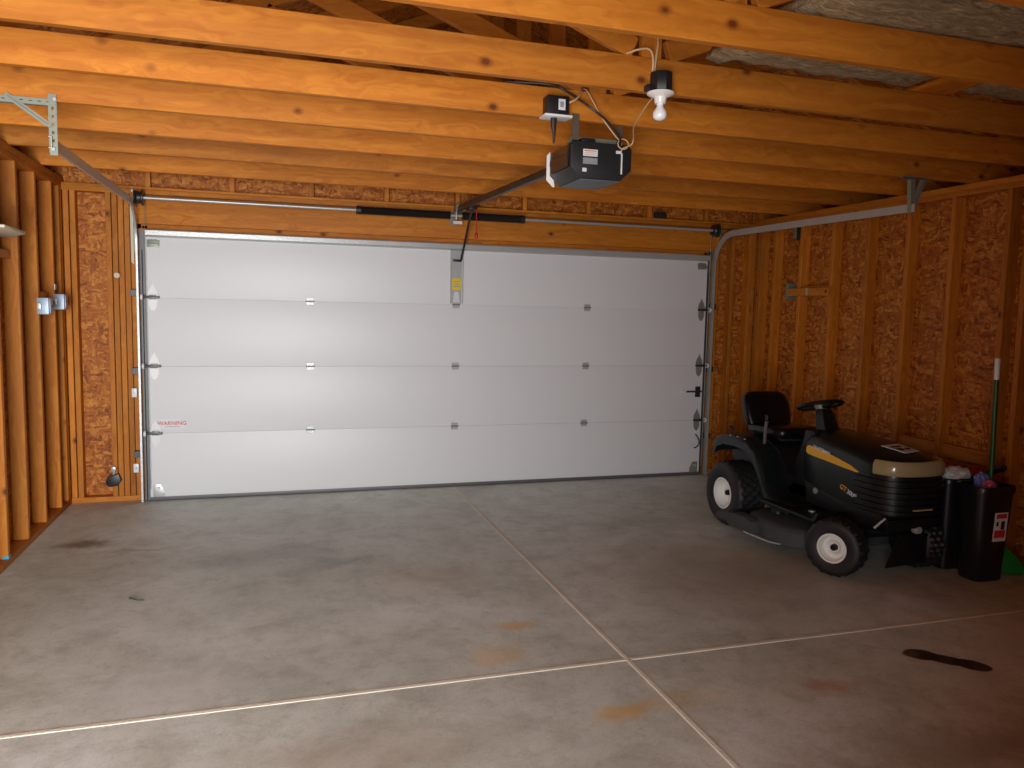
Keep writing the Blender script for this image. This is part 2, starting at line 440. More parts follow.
# ceiling: roof trusses and deck
ce = struct('ceiling')
YT = [.012, -.43, -1.13, -1.74, -2.35, -2.93, -3.49, -4.105]+[-4.105-.6096*k for k in range(1, 6)]
HC = .14
def truss(yb, first=False):
    t = bpy.data.objects.new('roof_truss', None); C.objects.link(t); t.parent = ce; t.empty_display_size = .1
    ORG[t.name] = (0, 0, 0)
    y0, y1 = yb-.038, yb
    MB().box(LX-SH-.25, RX+SH+.25, y0, y1, ZP, ZP+HC).build('bottom_chord', 'wood_x', t, bevel=.003, seg=1)
    ym = (y0+y1)/2; zt = ZP+HC
    ap = roof_z(2.4375)
    MB().beam((LX-SH-.3, ym, roof_z(LX-.3)-.06-.0), (2.43, ym, ap-.06), .036, .089, (0, 0, 1)).build('rafter', 'wood_x', t, bevel=.002, seg=1)
    MB().beam((RX+SH+.3, ym, roof_z(RX+.3)-.06), (2.445, ym, ap-.06), .036, .089, (0, 0, 1)).build('rafter', 'wood_x', t, bevel=.002, seg=1)
    MB().beam((2.4375, ym, zt), (2.4375, ym, ap-.12), .036, .089, (1, 0, 0)).build('web', 'wood_z', t, bevel=.002, seg=1)
    MB().beam((2.36, ym, zt+.03), (.90, ym, roof_z(.9)-.1), .036, .089).build('web', 'wood_x', t, bevel=.002, seg=1)
    MB().beam((2.515, ym, zt+.03), (3.97, ym, roof_z(3.97)-.1), .036, .089).build('web', 'wood_x', t, bevel=.002, seg=1)
for yb in YT[1:]: truss(yb)
for s in (-1, 1):
    xe = LX-SH-.45 if s < 0 else RX+SH+.45
    ze = roof_z(LX)-.417*.55+.0
    MB().prism([(xe, ze), (2.4375, roof_z(2.4375)), (2.4375, roof_z(2.4375)+.012), (xe, ze+.012)], BY-.3, FY+SH+.4).build('roof_deck', 'osb', ce)
    xs = xe
    MB().box(min(xs, xs+.02*s), max(xs, xs+.02*s), BY-.3, FY+SH+.4, 2.3, 2.5).build('fascia', 'wood_y', ce)
    a, b_ = (xe, LX-SH-.012) if s < 0 else (RX+SH+.012, xe)
    MB().box(a, b_, BY-.3, FY+SH+.4, 2.36, 2.37).build('soffit', 'osb', ce)

# ground outside the back opening
gr = MB().box(-6, 9, BY-9, BY-.1, -.14, -.02).build('ground_outside', 'outside_ground'); tag(gr, kind='structure')

# ------------------------------------------------------------------ insulation on the joists
def batt(x0, x1, y0, y1, z0, z1, label, seed):
    rnd = random.Random(seed); bm = bmesh.new()
    nx, ny = max(6, int((x1-x0)/.06)), 10
    V = {}
    for i in range(nx+1):
        for j in range(ny+1):
            for k in (0, 1):
                u, w = i/nx, j/ny
                edge = min(u*(x1-x0)/.1, (1-u)*(x1-x0)/.1, w*(y1-y0)/.1, (1-w)*(y1-y0)/.1, 1)
                zz = (z0 + (1-edge)*.03 + rnd.uniform(-.012, .012)) if k == 0 else (z1-(1-edge)*.06+rnd.uniform(-.012, .012))
                if k == 0: zz = max(zz, z0-.0)
                x = x0+u*(x1-x0)+rnd.uniform(-.015, .015); y = y0+w*(y1-y0)+rnd.uniform(-.01, .01)
                V[i, j, k] = bm.verts.new((x, y, zz))
    for i in range(nx):
        for j in range(ny):
            for k in (0, 1): bm.faces.new((V[i, j, k], V[i+1, j, k], V[i+1, j+1, k], V[i, j+1, k]))
    for i in range(nx):
        for j in (0, ny): bm.faces.new((V[i, j, 0], V[i+1, j, 0], V[i+1, j, 1], V[i, j, 1]))
    for j in range(ny):
        for i in (0, nx): bm.faces.new((V[i, j, 0], V[i, j+1, 0], V[i, j+1, 1], V[i, j, 1]))
    mb = MB(); mb.bm.free(); mb.bm = bm
    o = mb.build('insulation_batt', 'insulation', sharp=80)
    tag(o, label, 'insulation', 'fibreglass batts on the ceiling joists')
zt = ZP+HC
batt(2.72, 3.78, -4.44, -3.50, zt+.002, zt+.13, 'grey fibreglass batt nearest the bare bulb, between the two front joists at upper right', 3)
batt(4.02, 5.40, -4.14, -3.50, zt+.002, zt+.12, 'short grey fibreglass batt between joist and right wall, right of the bare plank', 5)
batt(2.9, 5.40, -5.10, -4.46, zt+.002, zt+.14, 'large grey fibreglass batt in the top right corner, nearest the viewer', 9)
pl = MB().box(3.80, 3.99, -4.44, -3.49, zt+.001, zt+.02).build('plank', 'wood_y', bevel=.002)
tag(pl, 'short bare wood plank across the joist tops between the grey batts', 'plank')

# ------------------------------------------------------------------ garage door
gd = struct('door_1')
secs = [.012, .535, 1.06, 1.59, DH]
for i in range(4):
    z0, z1 = secs[i]+(.0004 if i else .0), secs[i+1]-.0004
    s_ = MB().box(0, DW_, 0, .044, z0, z1).build('door_section', 'door_white', gd, bevel=.0015)
MB().box(.0, DW_, .004, .04, .0, .012).build('bottom_seal', 'rubber', gd)
MB().box(.0, DW_, -.006, .0, .004, .030).build('bottom_channel', 'track_grey', gd, bevel=.002)
# strut (hat profile) along the top
MB().prism([(-.001, 2.052), (-.001, 2.064), (-.045, 2.068), (-.045, 2.094), (-.001, 2.098), (-.001, 2.108), (-.048, 2.104), (-.053, 2.098), (-.053, 2.064), (-.048, 2.058)], .01, DW_-.01, axis=0).build('strut', 'galv', gd)
def spade(x, z, s=1):
    # end hinge: leaf with pointed top and bottom plus roller tube
    pts = [(-.032, -.055), (-.02, -.085), (0, -.105), (.02, -.085), (.032, -.055), (.032, .0), (.036, .03), (.028, .06), (.012, .085), (0, .115), (-.012, .085), (-.028, .06), (-.036, .03), (-.032, 0)]
    o = MB().prism([(x+px, z+pz) for px, pz in pts], -.004, -.0005).build('end_hinge', 'white_plastic_lit_galv' if s < 0 else 'galv_dull', gd, bevel=.001, seg=1)  # left leaf white, right one grey: bright and dark reflections painted on galvanised steel
    MB().beam((x-s*.05, -.028, z+.004), (x+s*.075, -.028, z+.004), .018, .018).build('roller_stem', 'steel_dark', o, bevel=.004)
    MB().box(x-.026, x+.026, -.03, -.004, z-.012, z+.022).build('hinge_knuckle', 'galv_dull', o, bevel=.005)
    MB().lathe([(.022, -.008), (.024, 0), (.022, .008)], (x+s*.075, -.028, z+.004), axis=0, seg=16).build('roller', 'white_plastic_lit_galv', o)
for z in secs[1:4]: spade(.048, z, -1); spade(DW_-.048, z, 1)
for x in (1.22, 2.4385, 3.657):
    for z in secs[1:4]:
        h = MB().box(x-.030, x+.030, -.004, -.0005, z+.004, z+.030)
        o = h.build('hinge', 'galv', gd, bevel=.003, seg=1)
        MB().box(x-.030, x+.030, -.004, -.0005, z-.030, z-.004).build('hinge_leaf', 'galv', o, bevel=.003, seg=1)
        MB().lathe([(.006, -.034), (.006, .034)], (x, -.006, z), axis=0, seg=12).build('hinge_pin', 'galv_dull', o)
for x, s in ((.06, -1), (DW_-.06, 1)):
    o = MB().prism([(x-.045, 1.975), (x+.045, 1.975), (x+.045, 2.03), (x+.02, 2.035), (x-.02, 2.035), (x-.045, 2.03)], -.005, -.0005).build('top_bracket', 'galv_dull', gd, bevel=.001)
    MB().box(x-.04, x+.04, -.035, -.005, 1.985, 2.003).build('top_bracket_flange', 'galv_dull', o, bevel=.002)
    o = MB().prism([(x-.04, .03), (x+.045, .03), (x+.045, .07), (x+.015, .13), (x-.04, .13)] if s < 0 else [(x-.045, .03), (x+.04, .03), (x+.04, .13), (x-.015, .13), (x-.045, .07)], -.005, -.0005).build('bottom_bracket', 'galv' if s < 0 else 'galv_dull', gd, bevel=.001)  # same steel both sides; brighter left and dimmer right light put into colour
    MB().lathe([(.012, -.02), (.012, .004)], (x, -.012, .10), axis=1, seg=12).build('cable_button', 'galv', o)
# operator bracket in the middle of the top section
ob = MB().prism([(2.383, -.001), (2.383, -.022), (2.389, -.022), (2.389, -.007), (2.487, -.007), (2.487, -.022), (2.493, -.022), (2.493, -.001)], 1.60, 2.05, axis=2).build('operator_bracket', 'galv', gd)
MB().box(2.400, 2.476, -.0085, -.0072, 1.715, 1.815).build('warning_tag', 'tag_yellow', ob, label='yellow warning tag on the bracket')
for zz in (1.745, 1.765, 1.785): MB().box(2.415, 2.461, -.0092, -.0086, zz-.003, zz+.003).build('tag_print', 'decal_grey', ob)
MB().prism([(2.408, 1.61), (2.468, 1.61), (2.455, 1.70), (2.420, 1.70)], -.0085, -.0072).build('white_tag', 'decal_white', ob, label='white paper tag below the yellow one')
MB().box(2.40, 2.476, -.026, -.0072, 1.955, 1.975).build('arm_clevis', 'steel_dark', ob, bevel=.003)
# slide lock
lk = MB().box(4.80, 4.852, -.012, -.001, .76, .862).build('slide_lock', 'steel_dark', gd, bevel=.003)
MB().box(4.70, 4.862, -.020, -.012, .806, .822).build('lock_bar', 'steel_dark', lk, bevel=.002)
MB().lathe([(.011, -.035), (.013, -.02), (.010, -.001)], (4.665, 0, .812), axis=1, seg=14).build('lock_knob', 'white_plastic_lit_galv', lk)
# lift handle
MB().tube(smooth_path([(4.822, -.004, .395), (4.818, -.04, .385), (4.838, -.048, .34), (4.836, -.045, .30), (4.815, -.035, .275), (4.815, -.004, .268)], 6), .006, 8).build('lift_handle', 'steel_dark', gd)
# warning sticker
wsx = .165
ws = MB().box(.075, .255, -.0012, -.0003, .572, .648).build('warning_sticker', 'decal_white', gd)
text_mesh('sticker_text', 'WARNING', .044, 'decal_red', ws, TM(wsx, -.0016, .612, (1, 0, 0), (0, 0, 1)))
MB().box(.115, .225, -.0018, -.0012, .584, .588).build('sticker_line', 'decal_grey', ws)

# ------------------------------------------------------------------ tracks
def track(x, s, lab):
    r = .30; zc = 2.29; yv = -.028
    t = thing('garage_door_track', lab, 'garage door track', (x, yv, 0))
    path = [(yv, 0.005), (yv, .5), (yv, 1.2), (yv, zc-r)]
    for k in range(1, 12):
        a = k/12*PI/2; path.append((yv-r+r*math.cos(a), zc-r+r*math.sin(a)))
    path += [(yv-r, zc), (-1.2, zc-.006), (-2.42, zc-(.018 if s > 0 else .012))]
    prof = [(-.012, -.026), (-.026, -.026), (-.026, .026), (-.012, .026), (-.012, .023), (-.023, .023), (-.023, -.023), (-.012, -.023)]
    rr = []
    for i, (y, z) in enumerate(path):
        a = path[max(i-1, 0)]; b = path[min(i+1, len(path)-1)]
        ty, tz = b[0]-a[0], b[1]-a[1]; l = math.hypot(ty, tz); ty, tz = ty/l, tz/l
        ny, nz = -tz, ty
        # C profile, open towards the door
        rr.append([(x - s*(px+.02)*-1, y+ny*pn, z+nz*pn) for px, pn in prof])
    MB().rings(rr).build('rail', 'galv', t)
    MB().box(min(x+s*-.052, x+s*-.006), max(x+s*-.052, x+s*-.006), .046-.003, .046, .0, 2.11).build('wall_angle', 'track_grey', t)
    MB().box(min(x+s*-.026, x+s*-.022), max(x+s*-.026, x+s*-.022), -.01, .046, .0, 1.95).build('wall_angle_flange', 'track_grey', t)
    # flag bracket where the curve starts
    MB().box(x+s*.012, x+s*.02, -.02, FY, 1.93, 2.16).build('flag_bracket', 'galv_dull', t)
    for z in (.35, 1.0, 1.6):
        MB().box(min(x+s*.006, x+s*.06), max(x+s*.006, x+s*.06), .0-.004, FY, z, z+.05).build('jamb_bracket', 'steel_dark', t, bevel=.002, seg=1)
    return t
tl = track(-.05, -1, 'left garage door track of galvanised steel beside the open stud wall')
tr = track(DW_+.05, 1, 'right garage door track of galvanised steel curving up beside the mower corner')

def perforated(mb, a, b, w=.034):
    """slotted angle iron: a slotted web between two edges, and the second flange at right angles"""
    a, b = Vector(a), Vector(b); d = b-a; L_ = d.length; n = max(2, int(L_/.036)); d.normalize()
    sd = d.cross(Vector((0, 1, 0))).normalized(); st_ = L_/n
    mb.beam(a+sd*(w/2-.006), b+sd*(w/2-.006), .003, .012, up=sd)
    mb.beam(a-sd*(w/2-.006), b-sd*(w/2-.006), .003, .012, up=sd)
    for i in range(n+1):
        p = a+d*(st_*i)
        mb.beam(p-sd*(w/2-.001), p+sd*(w/2-.001), .0026, st_*.62, up=d)
    mb.beam(a+sd*(w/2)+Vector((0, .014, 0)), b+sd*(w/2)+Vector((0, .014, 0)), .028, .003, up=sd)
def hanger(x, s, lab):
    yh = -2.30
    t = thing('track_hanger', lab, 'track hanger', (x, yh, 2.2))
    mb = MB(); perforated(mb, (x-s*.008, yh-.094, 2.235), (x-s*.008, yh-.094, 2.49)); mb.build('hanging_angle', 'galv_dull', t)
    mb = MB(); perforated(mb, (x-s*.01, yh-.098, 2.462), (x+s*.46, yh-.098, 2.462), .028); mb.build('joist_angle', 'galv_dull', t)
    mb = MB(); perforated(mb, (x+s*.01, yh-.101, 2.36), (x+s*.17, yh-.101, 2.475), .022); mb.build('brace', 'galv_dull', t)
    for dx, dz in ((-.008, 2.25), (-.02, 2.475)):
        MB().lathe([(.009, -.008), (.009, .0)], (x+s*dx, yh-.10, dz), axis=1, seg=6).build('bolt', 'galv', t)
hanger(-.05, -1, 'slotted angle iron hanger holding up the left track, upper left')
# right hanger: V of two straps
t = thing('track_hanger', 'V-shaped slotted steel hanger holding up the end of the right track', 'track hanger', (DW_+.05, -2.3, 2.2))
mb = MB(); perforated(mb, (DW_+.06, -2.392, 2.25), (DW_+.045, -2.392, 2.455)); mb.build('hanging_angle', 'galv_dull', t)
mb = MB(); perforated(mb, (DW_+.075, -2.396, 2.30), (DW_+.135, -2.396, 2.455), .022); mb.build('brace', 'galv_dull', t)
mb = MB(); perforated(mb, (DW_-.04, -2.399, 2.462), (DW_+.16, -2.399, 2.462), .018); mb.build('joist_angle', 'galv_dull', t)

# ------------------------------------------------------------------ torsion shaft
t = thing('torsion_spring_shaft', 'long steel torsion shaft with black springs above the white garage door', 'torsion shaft', (2.44, -.06, 2.3))
zs, ys = 2.335, -.075
MB().tube([(-.06, ys, zs), (2.0, ys, zs), (4.94, ys, zs)], .0125, 12).build('shaft', 'galv', t)
def spring(x0, x1):
    n = int((x1-x0)/.009); prof = [(.016, x0)]
    for i in range(n*2): prof.append((.034 if i % 2 else .028, x0+.004+(x1-x0-.008)*i/(n*2-1)))
    prof.append((.016, x1))
    MB().lathe(prof, (0, ys, zs), axis=0, seg=14).build('torsion_spring', 'cable_black', t, sharp=80, label='black coil spring')
spring(1.605, 2.36); spring(2.46, 2.99)
for x in (1.60, 2.995): MB().lathe([(.018, -.02), (.034, -.018), (.034, .018), (.018, .02)], (x, ys, zs), axis=0, seg=16).build('winding_cone', 'steel_dark', t)
MB().prism([(2.385, 2.27), (2.435, 2.27), (2.435, 2.36), (2.425, 2.38), (2.395, 2.38), (2.385, 2.36)], FY-.008, FY-.003).build('center_plate', 'galv_dull', t)
MB().box(2.402, 2.414, ys-.03, FY-.008, 2.30, 2.37).build('center_bearing', 'galv', t, bevel=.003)
MB().box(2.38, 2.455, ys-.037, ys-.035, 2.262, 2.287, Matrix.Translation((0, 0, 0))).build('paper_label', 'decal_white', t, label='white paper label hanging at the middle')
for x in (-.02, DW_+.02):
    s = -1 if x < 1 else 1
    MB().lathe([(.014, -.03), (.05, -.028), (.055, -.02), (.044, -.012), (.044, .012), (.06, .02), (.06, .028), (.014, .03)], (x, ys, zs), axis=0, seg=24).build('cable_drum', 'steel_dark', t)
    MB().box(x+s*.034, x+s*.038, ys-.05, FY, zs-.06, zs+.05).build('end_bearing_plate', 'galv_dull', t, bevel=.001)
for x in (.0, DW_):
    MB().tube([(x+(.008 if x < 1 else -.008), -.055, zs-.04), (x+(.008 if x < 1 else -.008), -.052, .1)], .002, 6).build('lift_cable', 'galv_dull', t)

# ------------------------------------------------------------------ opener
OX, OY0, OY1, OZ0, OZ1 = 2.462, -2.98, -2.68, 2.198, 2.372
t = thing('garage_door_opener', 'black garage door opener motor hanging from the ceiling joists', 'garage door opener', (OX, -2.75, OZ0))
w = .160
def osec(y, k=1, zb=OZ0):
    return [(OX-w*k, y, OZ0+.05), (OX-w*k+.055, y, zb), (OX+w*k-.055, y, zb), (OX+w*k, y, OZ0+.05), (OX+w*k, y, OZ1-.02), (OX+w*k-.02, y, OZ1), (OX-w*k+.02, y, OZ1), (OX-w*k, y, OZ1-.02)]
MB().rings([osec(OY0), osec(OY1)]).build('motor_housing', 'opener_body', t, bevel=.004)
MB().prism([(OX-w+.056, OY0+.01), (OX+w-.056, OY0+.01), (OX+w-.056, OY1-.01), (OX-w+.056, OY1-.01)], OZ0-.006, OZ0-.001, axis=2).build('belly_cover', 'opener_belly', t, bevel=.002)
MB().rings([[(OX-w-.004, y, OZ0+.055) if i == 0 else ((OX-w-.012, y, OZ0+.10) if i == 1 else ((OX-w-.010, y, OZ1-.05) if i == 2 else (OX-w-.001, y, OZ1-.015))) for i in range(4)] for y in (OY0+.03, OY1-.03)]).build('side_cover', 'opener_cover', t)
MB().prism([(OX-w-.016, OZ0+.03), (OX-w+.02, OZ0-.004), (OX-w+.03, OZ0-.004), (OX-w+.0, OZ1), (OX-w-.016, OZ1-.02)], OY1+.0, OY1+.009).build('light_lens', 'porcelain', t, bevel=.002, label='white light lens edge on the far end')
for (x0, x1, z0, z1, mm) in ((-.098, -.022, .105, .138, 'decal_white'), (-.098, -.022, .068, .098, 'decal_grey'), (-.100, -.078, .030, .048, 'decal_white'), (.075, .105, .128, .142, 'decal_white')):
    o = MB().box(OX+x0, OX+x1, OY0-.0015, OY0-.0002, OZ0+z0, OZ0+z1).build('label_sticker', mm, t)
    if x1 == -.022 and mm == 'decal_white':
        for i in range(3): MB().box(OX+x0+.006, OX+x1-.006, OY0-.0024, OY0-.0016, OZ0+z0+.006+.009*i, OZ0+z0+.009+.009*i).build('label_print', 'decal_red' if i == 2 else 'cable_tan', o)
MB().box(OX+.102, OX+.109, OY0-.006, OY0-.001, OZ0+.03, OZ0+.13).build('antenna_strip', 'white_plastic_lit_galv', t, bevel=.001)
MB().box(OX-.10, OX-.03, OY0+.015, OY0+.08, OZ1, OZ1+.02).build('terminal_block', 'black_plastic', t, bevel=.004)
# hanging steel
MB().box(OX-.135, OX+.13, OY0+.06, OY0+.085, OZ1+.004, OZ1+.032).build('cross_angle', 'galv_dull', t, bevel=.002)
MB().box(OX-.155, OX-.12, OY0+.006, OY0+.011, OZ1-.0, ZP+.03).build('hanging_strap', 'strap_steel', t)
MB().box(OX-.155, OX-.12, OY0+.006, OY0+.085, OZ1+.0, OZ1+.004).build('strap_foot', 'galv_dull', t)
MB().box(OX+.10, OX+.13, OY0+.05, OY0+.054, OZ1+.004, ZP+.02).build('hanging_strap', 'strap_steel', t)
# rail
ry0, ry1 = OY1-.02, -.075
MB().beam((OX, ry0, OZ1-.03), (OX-.03, ry1, 2.392), .032, .038).build('drive_rail', 'steel_dark', t, bevel=.003)
MB().beam((OX, ry0, OZ1-.007), (OX-.03, ry1, 2.416), .012, .010).build('drive_belt', 'black_plastic', t)
MB().box(OX-.05, OX+.03, ry1-.01, FY-.01, 2.375, 2.43).build('header_bracket', 'galv_dull', t, bevel=.003)
MB().box(OX-.03, OX+.03, -.46, -.34, 2.345, 2.373).build('trolley', 'black_plastic', t, bevel=.004)
MB().tube(smooth_path([(OX+.01, -.38, 2.35), (OX+.02, -.25, 2.28), (OX+.018, -.12, 2.12), (OX+.005, -.03, 1.965)], 6), .009, 8).build('door_arm', 'black_plastic', t)
MB().tube([(OX+.035, -.42, 2.35), (OX+.037, -.42, 2.16)], .0035, 6).build('release_cord', 'red_cord', t, label='red pull cord')
MB().lathe([(.005, .03), (.012, .02), (.014, -.01), (.008, -.02)], (OX+.037, -.42, 2.14), seg=12).build('release_handle', 'red_cord', t, label='red pull handle')

# outlet box on the joist
YB = YT[5]-.038  # near face of the second joist from the bulb
YB = -2.93-.038
t = thing('outlet_box', 'small black outlet box with white cover, fixed to a joist beside the opener', 'outlet box', (2.21, YB-.04, 2.45))
MB().box(2.155, 2.262, YB-.075, YB-.001, 2.468, 2.555).build('box_body', 'black_plastic', t, bevel=.004)
MB().box(2.138, 2.275, YB-.09, YB+.01-.012, 2.456, 2.467).build('cover_plate', 'white_plastic_lit_galv', t, bevel=.003)
MB().box(2.208, 2.242, YB-.0765, YB-.0752, 2.49, 2.54).build('label_sticker', 'decal_white', t)
MB().box(2.216, 2.234, YB-.0775, YB-.0767, 2.503, 2.528).build('label_print', 'decal_grey', t)
MB().tube([(2.195, YB-.05, 2.456), (2.195, YB-.05, 2.42), (2.20, YB-.045, 2.385), (2.205, YB-.03, 2.345)], [.016, .014, .008, .004], 10).build('plug', 'cable_black', t)

# bare bulb
YA = -3.49-.038
bx, by = 2.455, YA-.054
t = thing('ceiling_light', 'bare white bulb in a porcelain holder under the nearest joist', 'light', (bx, by, 2.30))
MB().lathe([(.002, 2.457), (.044, 2.457), (.047, 2.462), (.047, 2.53), (.044, 2.534), (.002, 2.534)], (bx, by, 0), seg=8).build('junction_box', 'black_plastic', t)
LZ = lambda P: [(r_*.88, 2.455-(2.451-z_)*.74) for r_, z_ in P]
MB().lathe(LZ([(.006, 2.392), (.024, 2.392), (.026, 2.398), (.030, 2.425), (.055, 2.436), (.064, 2.444), (.064, 2.45), (.006, 2.451)]), (bx, by, 0), seg=32).build('lamp_holder', 'porcelain', t)
MB().lathe(LZ([(.001, 2.300), (.010, 2.3008), (.020, 2.305), (.029, 2.314), (.033, 2.329), (.032, 2.344), (.025, 2.360), (.017, 2.370), (.0148, 2.392), (.001, 2.393)]), (bx, by, 0), seg=32).build('bulb', 'bulb_glass', t, sharp=60)
MB().box(bx-.068, bx-.045, by-.02, by+.02, 2.456, 2.48).build('cable_clamp', 'black_plastic', t, bevel=.004)

def wire(name, pts, r, mat, lab, cat='cable'):
    o = MB().tube(smooth_path(pts, 8), r, 6).build(name, mat); tag(o, lab, cat); return o
wire('cable', [(bx-.015, YA-.02, 2.52), (bx-.012, YA-.022, 2.58), (bx-.003, YA-.022, 2.66), (bx+.0, YA-.01, 2.70)], .0045, 'cable_tan', 'straight tan cable rising from the bulb box over the joist')
wire('cable', [(bx-.030, YA-.03, 2.52), (bx-.032, YA-.04, 2.59), (bx-.055, YA-.045, 2.625), (bx-.10, YA-.03, 2.622), (bx-.13, YA+.0, 2.615), (bx-.15, YA+.06, 2.63)], .0045, 'cable_tan', 'looped tan cable arching left out of the bulb box')
wire('cable', [(2.262, YB-.05, 2.53), (2.30, YB-.06, 2.55), (2.345, YB-.02, 2.60), (2.35, YB+.05, 2.63)], .005, 'cable_tan', 'pale cable running up from the outlet box to the joist top')
wire('cable', [(2.365, YB+.03, 2.625), (2.37, YB-.03, 2.60), (2.44, YB-.04, 2.49), (2.51, YB-.05, 2.405), (2.55, YB-.035, 2.38), (2.56, YB-.02, 2.365)], .0032, 'cable_tan', 'thin tan bell wire from the joist down to the opener')
wire('cable', [(bx-.025, YA-.06, 2.446), (bx+.0, -3.45, 2.43), (bx+.07, -3.2, 2.41), (bx+.145, -3.04, 2.395), (bx+.15, -3.01, 2.37), (bx+.11, -3.006, 2.35), (bx+.10, -3.004, 2.335)], .0032, 'cable_tan', 'thin tan wire slung between the bulb box and the opener')
wire('cable', [(1.98, YB+.06, 2.63), (2.18, YB+.0, 2.622), (2.26, YB-.01, 2.60), (2.37, YB-.085, 2.51), (2.46, YB-.08, 2.455), (2.53, YB-.06, 2.395), (2.55, YB-.03, 2.36)], .0055, 'cable_black', 'thick dark cable drooping from the attic to the opener')
lp = [(2.565+.028*math.cos(a), OY0-.02, OZ1-.002+.024*math.sin(a)) for a in [i*2*PI/16 for i in range(16)]]
o = MB().tube(lp, .003, 6, closed=True).build('wire_loop', 'cable_tan'); tag(o, 'small loop of spare tan wire at the right edge of the opener', 'cable')

# ------------------------------------------------------------------ small fittings on the walls
def ebox(y, z, lab):
    x = LX
    t = thing('electrical_box', lab, 'electrical box', (x, y, z-.06), group='metal boxes on the left wall studs')
    MB().box(x+.001, x+.070, y-.065, y+.055, z-.055, z+.055).build('box_body', 'box_blue', t, bevel=.004)
    MB().box(x+.070, x+.074, y-.04, y+.03, z-.045, z+.045).build('cover', 'box_blue', t, bevel=.001)
    for s in (-1, 1): MB().box(x+.008, x+.03, y-.005+s*.061, y-.005+s*.085, z-.02, z+.02).build('conduit_ear', 'galv', t, bevel=.002)
    MB().lathe([(.006, .074), (.006, .078)], (x, y, z), axis=0, seg=8).build('screw', 'steel_dark', t)
ebox(-.635, 1.515, 'blue-grey metal electrical box on the left wall studs, the nearer of two')
ebox(-.225, 1.545, 'blue-grey metal electrical box on the left wall studs, the one nearer the door')
for y, z, lab in ((-.225, 1.63, 'small galvanised nail plate on the stud just above the farther metal box'),):
    o = MB().box(LX+.001, LX+.006, y-.02, y+.02, z, z+.04).build('nail_plate', 'galv'); tag(o, lab, 'nail plate')
# pale shelf board between two left studs
o = MB().prism([(LX-.03, -1.86), (LX+.16, -1.86), (LX+.15, -1.45), (LX-.03, -1.10), (LX-.07, -1.10), (LX-.07, -1.86)], 1.925, 1.94, axis=2).build('shelf_board', 'pale_strip', bevel=.002)
tag(o, 'pale pointed shelf board poking out between the left wall studs', 'shelf')
# front wall left: outlet with black cap
t = thing('wall_outlet', 'black capped outlet with a round metal fitting low on the front wall at left', 'outlet', (-.262, FY-.03, .15))
MB().prism([(-.305, .20), (-.225, .225), (-.205, .17), (-.235, .13), (-.300, .125), (-.318, .16)], FY-.050, FY-.002).build('black_cap', 'black_plastic', t, bevel=.006)
MB().lathe([(.002, -.035), (.018, -.03), (.022, -.005), (.022, 0)], (-.262, FY-.002, .262), axis=1, seg=16).build('round_fitting', 'galv', t)
MB().box(-.270, -.254, FY-.03, FY-.004, .215, .250).build('connector', 'galv_dull', t, bevel=.003)
for z, lab in ((.855, 'upper small white bracket beside the left door track'), (.262, 'lower small white photo-eye sensor beside the left door track')):
    t = thing('safety_sensor', lab, 'sensor', (-.10, FY, z-.04))
    MB().box(-.120, -.082, FY-.032, FY-.002, z-.035, z+.035).build('sensor_body', 'white_plastic_lit_galv', t, bevel=.004)
    MB().lathe([(.002, -.036), (.008, -.036), (.008, -.032)], (-.100, FY, z), axis=1, seg=12).build('sensor_eye', 'box_blue', t)
o = MB().lathe([(.001, -.02), (.020, -.018), (.024, -.006), (.024, 0)], (-.205, FY-.001, 1.755), axis=1, seg=20).build('round_knob', 'pale_strip'); tag(o, 'small round pale knob on the front wall stud left of the door', 'knob')
o = MB().prism([(-.102, 1.86), (-.082, 1.84), (-.080, 2.33), (-.104, 2.33)], FY-.012, FY-.001).build('wood_strip', 'pale_strip', bevel=.001); tag(o, 'narrow pale vertical strip beside the top of the left track', 'strip')
o = MB().lathe([(.002, -.012), (.011, -.01), (.014, -.002), (.014, 0)], (-.085, FY-.007, 2.40), axis=1, seg=16).build('bolt_head', 'galv'); tag(o, 'shiny bolt head on the front plate above the left track', 'bolt')
o = MB().box(4.33, 4.45, FY+.004, FY+.028, 2.436, 2.49).build('gable_vent_block', 'steel_dark', bevel=.002); tag(o, 'dark rectangular block above the right end of the door header', 'block')
# right wall fittings
t = thing('electrical_box', 'dark blue-grey box high on the right wall stud beside the curved track', 'electrical box', (RX, -.575, 2.23))
MB().box(RX-.035, RX+.04, -.600, -.552, 2.235, 2.345).build('box_body', 'steel_dark', t, bevel=.004)
MB().box(RX-.039, RX-.035, -.596, -.556, 2.24, 2.34).build('cover', 'galv_dull', t, bevel=.001)
t = thing('wall_bracket', 'short wood cleat with metal clip and dark round hole on the right wall', 'bracket', (RX, -.8, 1.73))
MB().box(RX-.040, RX-.001, -1.06, -.52, 1.735, 1.80).build('cleat', 'wood_y', t, bevel=.003)
MB().box(RX-.043, RX-.040, -.795, -.775, 1.735, 1.80).build('metal_clip', 'galv', t)
MB().lathe([(.012, -.045), (.013, -.039)], (RX, -1.03, 1.768), axis=0, seg=14).build('hole_plug', 'cable_black', t)
MB().box(RX-.05, RX+.05, -.522, -.50, 1.70, 1.85).build('end_clip', 'galv_dull', t, bevel=.004)
# twig on the floor
o = MB().tube(smooth_path([(.19, -2.19, .004), (.215, -2.215, .006), (.24, -2.235, .004), (.27, -2.24, .004)], 4), [.004]*6+[.003]*7, 6).build('twig', 'bag_green'); tag(o, 'tiny dry twig lying on the concrete, left of centre', 'twig')

